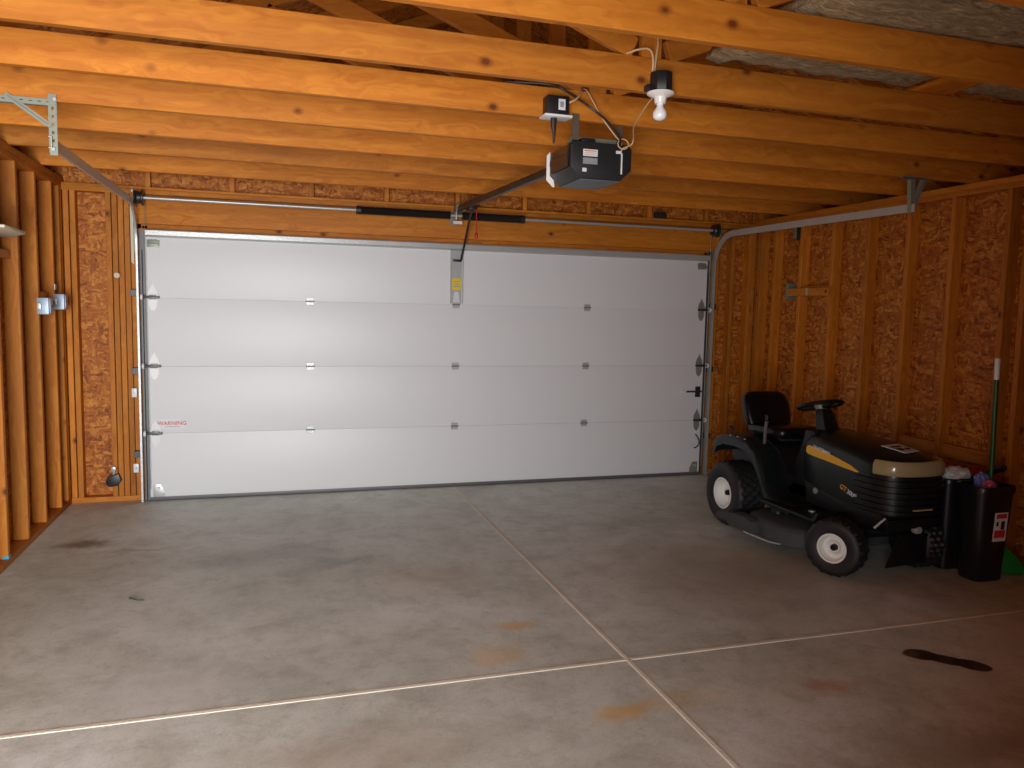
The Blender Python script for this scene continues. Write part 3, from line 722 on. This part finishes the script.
# ------------------------------------------------------------------ riding mower (local: x forward, y left)
MO = (4.58, -1.60, 0)
t = mow = thing('riding_mower', 'black and dark green ride-on lawn mower with yellow hood stripe parked by the right wall', 'riding mower', MO, -PI/2)
def mb_build(mb, name, mat, par=mow, **k): return mb.build(name, mat, par, world=False, **k)
def wheel(cx, cy, r, w, rr, steer, seg, name, side):
    """side -1: outer face towards -y"""
    M = Matrix.Rotation(steer, 3, 'Z')
    prof = [(rr, -w*.42), (rr+.012, -w*.47), (r*.80, -w*.5), (r*.93, -w*.47), (r*.975, -w*.40)]
    nt_ = 9
    for i in range(nt_): prof.append((r*.985, -w*.36+.72*w*i/(nt_-1)))
    prof += [(r*.975, w*.40), (r*.93, w*.47), (r*.80, w*.5), (rr+.012, w*.47), (rr, w*.42)]
    def fn(i, j):
        if 5 <= j < 5+nt_: return .008 if ((i//2)+(j//2)) % 2 == 0 else -.008
        return 0
    ty = mb_build(MB().lathe(prof, (cx, cy, r), axis=1, seg=seg, M=M, fn=fn, loop=True), name, 'rubber', sharp=50)
    s = side
    rp = [(.001, s*w*.16), (.030, s*w*.16), (.036, s*w*.20), (rr*.55, s*w*.22), (rr*.62, s*w*.16), (rr*.86, s*w*.18), (rr*.93, s*w*.34), (rr+.006, s*w*.44), (rr+.010, s*w*.475), (rr-.002, s*w*.48), (rr-.006, -s*w*.30), (.001, -s*w*.30)]
    mb_build(MB().lathe(rp, (cx, cy, r), axis=1, seg=40, M=M), 'rim', 'rim_cream', ty, label='cream steel rim')
    mb_build(MB().lathe([(.001, s*w*.34), (.018, s*w*.33), (.021, s*w*.20), (.021, s*w*.1), (.001, s*w*.1)], (cx, cy, r), axis=1, seg=20, M=M), 'hub_cap', 'mower_black', ty)
    v = M @ Vector((.060 if r < .22 else .07, s*w*.26, -.055))
    mb_build(MB().lathe([(.005, -.012), (.005, .012)], tuple(Vector((cx, cy, r))+v), axis=1, seg=8), 'valve_stem', 'mower_black', ty)
wheel(0.02, -.365, .235, .235, .106, 0, 88, 'rear_tire', -1)
wheel(0.02, .345, .235, .235, .106, 0, 88, 'rear_tire', 1)
ST = math.radians(27)
wheel(1.165, -.405, .170, .150, .080, ST, 76, 'front_tire', -1)
wheel(1.15, .212, .170, .14, .080, 0, 60, 'front_tire', 1)
mb_build(MB().tube([(1.17, -.34, .19), (1.17, -.2, .23), (1.17, .2, .23), (1.16, .18, .17)], .022, 8), 'front_axle', 'mower_black')
mb_build(MB().tube([(.02, -.3, .245), (.02, .3, .245)], .03, 10), 'rear_axle', 'mower_black')
mb_build(MB().tube(smooth_path([(1.08, -.30, .23), (1.22, -.1, .25), (1.24, .20, .23)], 5), .010, 6), 'tie_rod', 'mower_black')
# frame rails + transaxle
mb_build(MB().box(-.22, 1.30, -.17, .17, .27, .40), 'chassis', 'mower_black', bevel=.012)
mb_build(MB().box(-.20, .22, -.20, .20, .20, .33), 'transaxle', 'mower_black', bevel=.03)
# fender pan: arches over the rear wheels, one shell
def fender_sec(y, drop=0., e=0.):
    o = [(-.285-e, .50-drop), (-.30-e, .56-drop), (-.27, .615-drop), (-.18, .645-drop), (.0, .655-drop), (.14, .645-drop), (.24, .60-drop), (.31, .51-drop), (.36, .40-drop), (.42, .315-drop), (.50, .292-drop), (.66, .290-drop), (.66, .268-drop), (.48, .268-drop), (.39, .285-drop), (.325, .37-drop), (.275, .485-drop), (.21, .565-drop), (.12, .61-drop), (.0, .62-drop), (-.16, .61-drop), (-.24, .58-drop), (-.262-e, .545-drop), (-.262-e, .50-drop)]
    return [(x, y, z) for x, z in o]
for s in (-1, 1):
    mb_build(MB().rings([fender_sec(s*.375, .040), fender_sec(s*.368, .012), fender_sec(s*.345, .0), fender_sec(s*.27, -.004), fender_sec(s*.19, -.004)]), 'fender', 'mower_green', sharp=50)
mb_build(MB().prism([(-.28, .46), (-.28, .60), (-.18, .652), (.16, .652), (.30, .60), (.42, .44), (.42, .36), (-.2, .36)], -.21, .21), 'seat_deck', 'mower_black', bevel=.012)
mb_build(MB().box(-.296, -.286, -.35, -.25, .505, .54), 'reflector', 'red_plastic', bevel=.003)
mb_build(MB().box(-.296, -.286, .25, .35, .505, .54), 'reflector', 'red_plastic', bevel=.003)
for s in (-1, 1):
    fb = mb_build(MB().prism([(.40, .262), (.98, .262), (1.02, .33), (1.00, .335), (.96, .285), (.40, .285)], s*.14, s*.43), 'footrest', 'mower_black', bevel=.006)
# centre tunnel & lower dash
mb_build(MB().prism([(.30, .30), (.30, .44), (.42, .52), (.50, .70), (.52, .78), (.62, .78), (.66, .30)], -.17, .17), 'dash_panel', 'mower_black', bevel=.015)
mb_build(MB().box(.43, .455, -.12, -.02, .46, .53), 'dash_label', 'decal_grey')
# seat
def seat_ring(x, w_, z, zt_, n=12):
    out = []
    for k in range(n*2):
        a = 2*PI*k/(n*2); ca, sa = math.cos(a), math.sin(a)
        e = .45
        out.append((x, w_*math.copysign(abs(ca)**e, ca), (z+zt_)/2+(zt_-z)/2*math.copysign(abs(sa)**e, sa)))
    return out
mb_build(MB().rings([seat_ring(-.14, .13, .69, .72), seat_ring(-.12, .185, .665, .738), seat_ring(-.02, .20, .655, .745), seat_ring(.14, .20, .655, .75), seat_ring(.25, .185, .665, .75), seat_ring(.28, .15, .68, .735)]), 'seat_cushion', 'seat_vinyl', sharp=70)
def back_ring(z, w_, x0, x1, n=12):
    out = []
    for k in range(n*2):
        a = 2*PI*k/(n*2); ca, sa = math.cos(a), math.sin(a); e = .5
        out.append(((x0+x1)/2+(x1-x0)/2*math.copysign(abs(sa)**e, sa), w_*math.copysign(abs(ca)**e, ca), z))
    return out
mb_build(MB().rings([back_ring(.68, .12, -.17, -.09), back_ring(.70, .18, -.185, -.06), back_ring(.78, .198, -.205, -.09), back_ring(.88, .195, -.235, -.125), back_ring(.935, .178, -.245, -.155), back_ring(.960, .14, -.245, -.175), back_ring(.966, .07, -.235, -.19)]), 'seat_back', 'seat_vinyl', sharp=70)
mb_build(MB().box(-.15, .20, -.12, .12, .64, .668), 'seat_bracket', 'steel_dark', bevel=.005)
for i, y in enumerate((-.19, -.17)): pass
mb_build(MB().tube([(.20, -.26, .63), (.22, -.27, .76), (.235, -.275, .80)], .012, 8), 'lift_lever', 'track_grey')
mb_build(MB().lathe([(.003, -.02), (.014, -.012), (.016, .02), (.008, .03)], (.238, -.276, .82), seg=12), 'lever_grip', 'mower_black')
mb_build(MB().tube([(-.06, -.33, .64), (-.08, -.35, .70), (-.10, -.36, .715)], .009, 8), 'shift_lever', 'mower_black')
for x, z in ((-.02, .662), (.06, .665), (.14, .66)):
    mb_build(MB().lathe([(.001, .006), (.007, .005), (.008, 0), (.001, -.002)], (x, -.40+.1*x, z-.006), seg=10), 'bolt', 'galv')
# steering
mb_build(MB().rings([[(x0+a, b_, z) for a, b_ in ((-.05*k, -.055*k), (.05*k, -.06*k), (.07*k, 0), (.05*k, .06*k), (-.05*k, .055*k), (-.07*k, 0))] for x0, z, k in ((.56, .76, 1.15), (.53, .80, .95), (.50, .88, .78), (.485, .915, .6))]), 'steering_column', 'mower_black', sharp=50)
SW = Matrix.Rotation(math.radians(-18), 3, 'Y')
sc_ = Vector((.45, 0, .935))
def swp(x, y, z): return tuple(sc_+SW @ Vector((x, y, z)))
sw = mb_build(MB().tube([swp(.145*math.cos(a), .145*math.sin(a), 0) for a in [i*2*PI/40 for i in range(40)]], .0135, 8, closed=True), 'steering_wheel', 'mower_black')
for a in (0, 2.2, -2.2):
    mb_build(MB().tube([swp(.0, .0, -.012), swp(.09*math.cos(a), .09*math.sin(a), -.01), swp(.143*math.cos(a), .143*math.sin(a), 0)], [.022, .014, .012], 8), 'steering_spoke', 'mower_black', sw)
mb_build(MB().lathe([(.001, -.03), (.035, -.03), (.045, -.005), (.038, .008), (.001, .014)], tuple(sc_), seg=20, M=SW), 'steering_hub', 'galv_dull', sw)
# hood (plan-shape lofted along x)
def hood_sec(x, w_, zb, zt_, rnd=.07):
    P = [(w_*.97, zb), (w_, zb+.06), (w_, (zb+zt_)/2), (w_*.99, zt_-.11)]
    for k in range(1, 8):
        a = k/8*PI/2; P.append((w_*.99-(w_*.42)*(1-math.cos(a)), zt_-.11+.085*math.sin(a)))
    P += [(w_*.50, zt_-.014), (w_*.30, zt_-.004), (0, zt_)]
    full = [(x, -y, z) for y, z in P]+[(x, y, z) for y, z in P[::-1][1:]]
    return full
HS0 = [(.575, .225, .47, .775), (.60, .237, .45, .79), (.75, .248, .42, .797), (.95, .255, .40, .792), (1.10, .258, .39, .778), (1.20, .255, .385, .762), (1.27, .242, .385, .748), (1.325, .215, .385, .733), (1.365, .165, .39, .715), (1.385, .10, .395, .69)]
HS = [(x, w0*.93, a, b) for x, w0, a, b in HS0]
hood = mb_build(MB().rings([hood_sec(*h) for h in HS]), 'hood', 'mower_green', sharp=60)
# front plan curve shared by lens and grille
def plan(off):
    P = [(x, y*.93) for x, y in [(1.10, .258), (1.16, .257), (1.20, .255), (1.24, .25), (1.27, .242), (1.30, .230), (1.325, .215), (1.348, .192), (1.365, .165), (1.378, .13), (1.385, .10), (1.390, .05), (1.392, 0)]]
    P = [(x, -y) for x, y in P]+[(x, y) for x, y in P[::-1][1:]]
    out = []
    for i, (x, y) in enumerate(P):
        a = P[max(i-1, 0)]; b2 = P[min(i+1, len(P)-1)]; tx, ty_ = b2[0]-a[0], b2[1]-a[1]; l = math.hypot(tx, ty_)
        out.append((x+ty_/l*off, y-tx/l*off))
    return out
def band(prof, i0, i1, name, mat, par, **k):
    """prof: (offset, z) closed loop swept along the front plan curve"""
    cols = [plan(o) for o, z in prof]
    n = len(cols[0]); rr = []
    for i in range(i0, n-i1): rr.append([(cols[j][i][0], cols[j][i][1], prof[j][1]) for j in range(len(prof))])
    return mb_build(MB().rings(rr), name, mat, par, **k)
gp = []; z = .40
while z < .605: gp += [(.012, z), (.012, z+.016), (-.002, z+.018), (-.002, z+.034)]; z += .036
gp += [(-.03, gp[-1][1]), (-.03, .40)]
grille = band(gp, 0, 0, 'grille', 'mower_black', mow, sharp=30)
lens = band([(.008, .628), (.013, .640), (.012, .688), (-.004, .712), (-.03, .712), (-.03, .628)], 3, 3, 'headlight_lens', 'lens_tan', mow, sharp=40, label='tan wraparound headlight lens')
mb_build(MB().box(1.398, 1.404, -.08, .06, .425, .435), 'grille_badge', 'lens_tan', grille)
# stripe on each side of the hood
for s in (-1, 1):
    pts = [(.625, .655), (.632, .685), (.655, .696), (.80, .682), (.95, .660), (1.06, .638), (1.13, .612), (1.115, .606), (1.0, .612), (.85, .622), (.70, .632), (.645, .638)]
    st = MB(); rings_ = []
    A = [(x, s*(.232 if x < .9 else .2385), z) for x, z in pts]; B = [(x, s*(.237 if x < .9 else .2425), z) for x, z in pts]
    st.rings([A, B]); so = mb_build(st, 'hood_stripe', 'yellow', hood, label='yellow stripe')
text_mesh('hood_lettering', 'CRAFTSMAN', .030, 'decal_white', hood, TM(.775, -.2382, .685, (1, -.02, -.11), (0, 0, 1)), shear=.2)
text_mesh('model_lettering', 'GT', .045, 'yellow', hood, TM(1.00, -.2425, .485, (1, 0, -.25), (0, 0, 1)), shear=.3)
text_mesh('model_lettering', '3000', .042, 'decal_white', hood, TM(1.075, -.2425, .463, (1, 0, -.25), (0, 0, 1)), shear=.3)
# sticker sheet on the hood nose
stk = mb_build(MB().prism([(1.14, -.10), (1.29, -.055), (1.26, .075), (1.12, .05)], 0, .003, axis=2, M=Matrix.Translation((0, 0, .762)) @ Matrix.Translation((1.2, 0, 0)) @ Matrix.Rotation(math.radians(8.5), 4, 'Y') @ Matrix.Translation((-1.2, 0, 0))), 'hood_sticker', 'decal_white', hood, label='white and black sticker sheet on the hood nose')
MM = Matrix.Translation((1.2, 0, .7655)) @ Matrix.Rotation(math.radians(8.5), 4, 'Y') @ Matrix.Translation((-1.2, 0, 0))
for a in ([(1.17, -.06), (1.19, -.055), (1.175, .03), (1.155, .025)], [(1.20, -.05), (1.245, -.04), (1.235, .0), (1.195, -.01)], [(1.205, .01), (1.235, .015), (1.225, .05), (1.20, .045)]):
    mb_build(MB().prism(a, 0, .001, axis=2, M=MM), 'sticker_print', 'decal_black', stk)
# engine side opening and vents below hood
mb_build(MB().prism([(.62, .30), (.60, .46), (.72, .44), (1.28, .42), (1.32, .36), (1.25, .28)], -.215, .215), 'engine_shroud', 'mower_black', bevel=.015)
mb_build(MB().lathe([(.001, -.01), (.020, -.008), (.022, .0)], (.72, -.216, .40), axis=1, seg=16), 'oil_cap', 'galv_dull')
mb_build(MB().tube([(1.27, -.23, .30), (1.32, -.20, .37)], .007, 6), 'hood_latch_rod', 'galv')
# front plate hanging below
mb_build(MB().prism([(-.15, .055), (.15, .07), (.20, .245), (-.07, .255)], 1.285, 1.297, axis=0), 'front_guard', 'mower_black', bevel=.003)
mb_build(MB().lathe([(.001, -.02), (.026, -.018), (.028, 0), (.02, .02)], (1.33, .03, .29), axis=0, seg=14), 'front_pulley', 'galv')
mb_build(MB().box(1.28, 1.345, -.20, .20, .30, .36), 'front_bumper', 'mower_black', bevel=.012)
# cutting deck
def dk(z, g):
    P = [(.27, -.35), (.33, -.45), (.42, -.52), (.62, -.54), (.82, -.51), (.90, -.42), (.93, -.2), (.95, .1), (.90, .38), (.78, .48), (.55, .50), (.36, .44), (.27, .3)]
    cx_ = .6
    return [(cx_+(x-cx_)*g, y*g, z) for x, y in P]
mb_build(MB().rings([dk(.075, 1), dk(.15, .995), dk(.178, .96), dk(.188, .88)]), 'cutting_deck', 'deck_grey', sharp=45)
for x, y in ((.45, .22), (.62, -.12), (.45, -.30)): mb_build(MB().lathe([(.001, .235), (.03, .235), (.045, .21), (.05, .186), (.001, .185)], (x, y, 0), seg=16), 'deck_spindle', 'mower_black')
mb_build(MB().prism([(.28, .085), (.58, .085), (.56, .165), (.50, .185), (.32, .175)], -.60, -.50), 'discharge_chute', 'deck_grey', bevel=.012)
mb_build(MB().tube([(.50, -.605, .086), (.72, -.56, .076), (.80, -.53, .082)], .006, 6), 'deck_edge_bar', 'galv')
mb_build(MB().prism([(.0, .05), (.30, .07), (.34, .11), (.16, .135), (.02, .10)], -.515, -.500), 'deck_skirt', 'deck_grey', bevel=.004)
mb_build(MB().lathe([(.001, .03), (.022, .028), (.026, -.01), (.001, -.012)], (.80, -.30, .262), seg=14), 'fuel_cap', 'galv')

# ------------------------------------------------------------------ bins
def rrect(x0, x1, y0, y1, r, z, n=5):
    out = []
    for cx_, cy_, a0 in ((x1-r, y1-r, 0), (x0+r, y1-r, PI/2), (x0+r, y0+r, PI), (x1-r, y0+r, 1.5*PI)):
        for k in range(n+1):
            a = a0+k/n*PI/2; out.append((cx_+r*math.cos(a), cy_+r*math.sin(a), z))
    return out
def bin_(x0, x1, y0, y1, h, fl, lab):
    cx_, cy_ = (x0+x1)/2, (y0+y1)/2
    t = thing('trash_bin', lab, 'trash bin', (cx_, cy_, 0), group='black trash bins by the mower')
    f = lambda e, z, r=.045: rrect(x0-e, x1+e, y0-e, y1+e, r+e*.4, z)
    R = [f(-.012, .001), f(0, .012), f(fl*.5, h*.5), f(fl, h-.045), f(fl+.006, h-.045), f(fl+.010, h-.008), f(fl+.006, h), f(fl-.004, h-.002), f(fl-.006, h-.05), f(fl*.5-.006, h*.5), f(-.006, .02)]
    MB().rings(R).build('bin_body', 'bin_black', t, sharp=50)
    return t
B1 = bin_(4.885, 5.098, -3.120, -2.966, .580, .025, 'front black trash bin with a white and red label and trash inside')
# paper/printed label on the near face
lm = Matrix.Rotation(math.radians(-3.5), 4, 'X')
def lab_face(x0, x1, z0, z1, off, name, mat, par):
    # lies on the slightly slanted near face
    ya = lambda z: -3.120-.025*(z/.58)-off
    bm = MB(); bm.rings([[(x0, ya(z0), z0), (x1, ya(z0), z0), (x1, ya(z1), z1), (x0, ya(z1), z1)], [(x0, ya(z0)-.001, z0), (x1, ya(z0)-.001, z0), (x1, ya(z1)-.001, z1), (x0, ya(z1)-.001, z1)]])
    return bm.build(name, mat, par)
ls = lab_face(4.965, 5.065, .250, .425, .002, 'bin_label', 'decal_white', B1)
lab_face(4.978, 5.055, .390, .417, .0035, 'label_print', 'decal_red', ls)
lab_face(4.972, 5.055, .272, .318, .0035, 'label_print', 'decal_red', ls)
lab_face(5.018, 5.045, .322, .372, .0035, 'label_print', 'decal_black', ls)
lab_face(4.982, 4.997, .345, .370, .0035, 'label_print', 'decal_black', ls)
B2 = bin_(4.879, 5.095, -2.884, -2.734, .580, .018, 'rear black trash bin, behind the labelled one and against the mower side')
# contents
def crumple(x, y, z, sx, sy, sz, name, mat, lab, cat, seed):
    rnd = random.Random(seed); bm = bmesh.new(); bmesh.ops.create_icosphere(bm, subdivisions=3, radius=1)
    for v in bm.verts:
        k = 1+rnd.uniform(-.16, .16); v.co = Vector((x+v.co.x*sx*k, y+v.co.y*sy*k, z+v.co.z*sz*k))
    mb = MB(); mb.bm.free(); mb.bm = bm; o = mb.build(name, mat, sharp=25); tag(o, lab, cat)
crumple(4.955, -2.85, .598, .11, .060, .050, 'crumpled_paper', 'paper', 'crumpled white paper heaped on top of the rear bin', 'paper', 1)
crumple(5.07, -2.77, .605, .08, .035, .03, 'plastic_wrapper', 'bag_green', 'dark green wrapper on the rear bin behind the white paper', 'wrapper', 2)
crumple(5.02, -2.985, .580, .055, .03, .055, 'plastic_bag', 'bag_blue', 'blue plastic bag sticking out of the front bin', 'bag', 3)
crumple(4.985, -3.07, .570, .045, .035, .035, 'plastic_wrapper', 'bag_pink', 'pink wrapper at the near corner of the front bin', 'wrapper', 4)
# pole standing in the front bin
t = thing('broom_pole', 'dark green pole with a white grip standing upright in the front bin', 'pole', (5.09, -2.975, .03))
MB().tube([(5.072, -3.01, .03), (5.062, -3.01, .65), (5.045, -3.01, 1.20)], .0145, 12).build('shaft', 'green_dark', t)
MB().tube([(5.045, -3.01, 1.20), (5.041, -3.01, 1.320), (5.041, -3.01, 1.327)], [.0152, .0152, .011], 12).build('grip', 'white_plastic_lit_galv', t, label='white grip')
# green hand broom behind the bins
t = thing('hand_broom', 'bright green broom head with white collar on the floor behind the front bin', 'broom', (5.30, -2.93, 0))
MB().rings([[(5.17, -3.03, .004), (5.335, -3.09, .004), (5.345, -3.05, .004), (5.18, -2.99, .004)], [(5.165, -3.0, .11), (5.275, -3.05, .11), (5.285, -3.01, .11), (5.175, -2.965, .11)], [(5.16, -2.985, .165), (5.225, -3.01, .165), (5.235, -2.98, .165), (5.17, -2.955, .165)]]).build('bristles', 'green_plastic', t, bevel=.006)
MB().rings([[(5.155, -2.985, .167), (5.235, -3.012, .150), (5.245, -2.975, .150), (5.165, -2.95, .167)], [(5.15, -2.98, .215), (5.18, -2.99, .215), (5.187, -2.965, .215), (5.155, -2.955, .215)]]).build('collar', 'white_plastic_lit_galv', t, bevel=.004)
MB().tube([(5.168, -2.972, .21), (5.162, -2.95, .30), (5.160, -2.94, .38)], .009, 8).build('handle', 'green_plastic', t)
# red can against the wall behind the bins
t = thing('fuel_can', 'dark red plastic can with black spout behind the trash bins', 'fuel can', (5.32, -2.62, 0))
MB().rings([rrect(5.22, 5.42, -2.80, -2.33, .04, .001), rrect(5.21, 5.43, -2.81, -2.32, .045, .02), rrect(5.21, 5.43, -2.81, -2.32, .045, .52), rrect(5.23, 5.41, -2.78, -2.36, .05, .575), rrect(5.26, 5.38, -2.72, -2.42, .04, .59)]).build('can_body', 'red_plastic', t, sharp=50)
MB().tube([(5.33, -2.76, .56), (5.33, -2.80, .60), (5.33, -2.87, .625)], [.028, .026, .022], 12).build('spout', 'black_plastic', t)

# ------------------------------------------------------------------ light
w_ = bpy.data.worlds.new('World'); sc.world = w_; w_.use_nodes = True
bg = w_.node_tree.nodes['Background']; bg.inputs[0].default_value = (.62, .75, 1.0, 1); bg.inputs[1].default_value = .6
def area(name, loc, rot, sx, sy, e, col):
    l = bpy.data.lights.new(name, 'AREA'); l.shape = 'RECTANGLE'; l.size = sx; l.size_y = sy; l.energy = e; l.color = col
    o = bpy.data.objects.new(name, l); C.objects.link(o); o.location = loc; o.rotation_euler = rot; return o
DL = area('daylight_opening', ((OX0+OX1)/2, BY+.02, OZ/2), (math.radians(90), 0, 0), OX1-OX0, OZ, 160, (.95, .97, 1.0))

DL.data.spread = math.radians(122)
DL.rotation_euler[2] = math.radians(8)
# ------------------------------------------------------------------ camera
cam = bpy.data.cameras.new('Camera'); co_ = bpy.data.objects.new('Camera', cam); C.objects.link(co_)
cam.sensor_fit = 'HORIZONTAL'; cam.sensor_width = 36; cam.lens = 36*775.1128/1024; cam.clip_start = .05
yaw, pitch, roll = .3023, .0942, -.0209
f = Vector((math.sin(yaw)*math.cos(pitch), math.cos(yaw)*math.cos(pitch), -math.sin(pitch)))
r = Vector((math.cos(yaw), -math.sin(yaw), 0)); d = f.cross(r)
r2 = math.cos(roll)*r+math.sin(roll)*d; d2 = -math.sin(roll)*r+math.cos(roll)*d
M = Matrix((( r2.x, -d2.x, -f.x, .9144), (r2.y, -d2.y, -f.y, -6.5513), (r2.z, -d2.z, -f.z, 1.5485), (0, 0, 0, 1)))
co_.matrix_world = M
sc.camera = co_
sc.view_settings.view_transform = 'Standard'; sc.view_settings.look = 'None'
sc.view_settings.exposure = 0.0; sc.view_settings.gamma = 1; sc.view_settings.use_curve_mapping = False
sc.cycles.use_denoising = True; sc.cycles.max_bounces = 10; sc.cycles.diffuse_bounces = 3
sc.cycles.caustics_reflective = False; sc.cycles.caustics_refractive = False
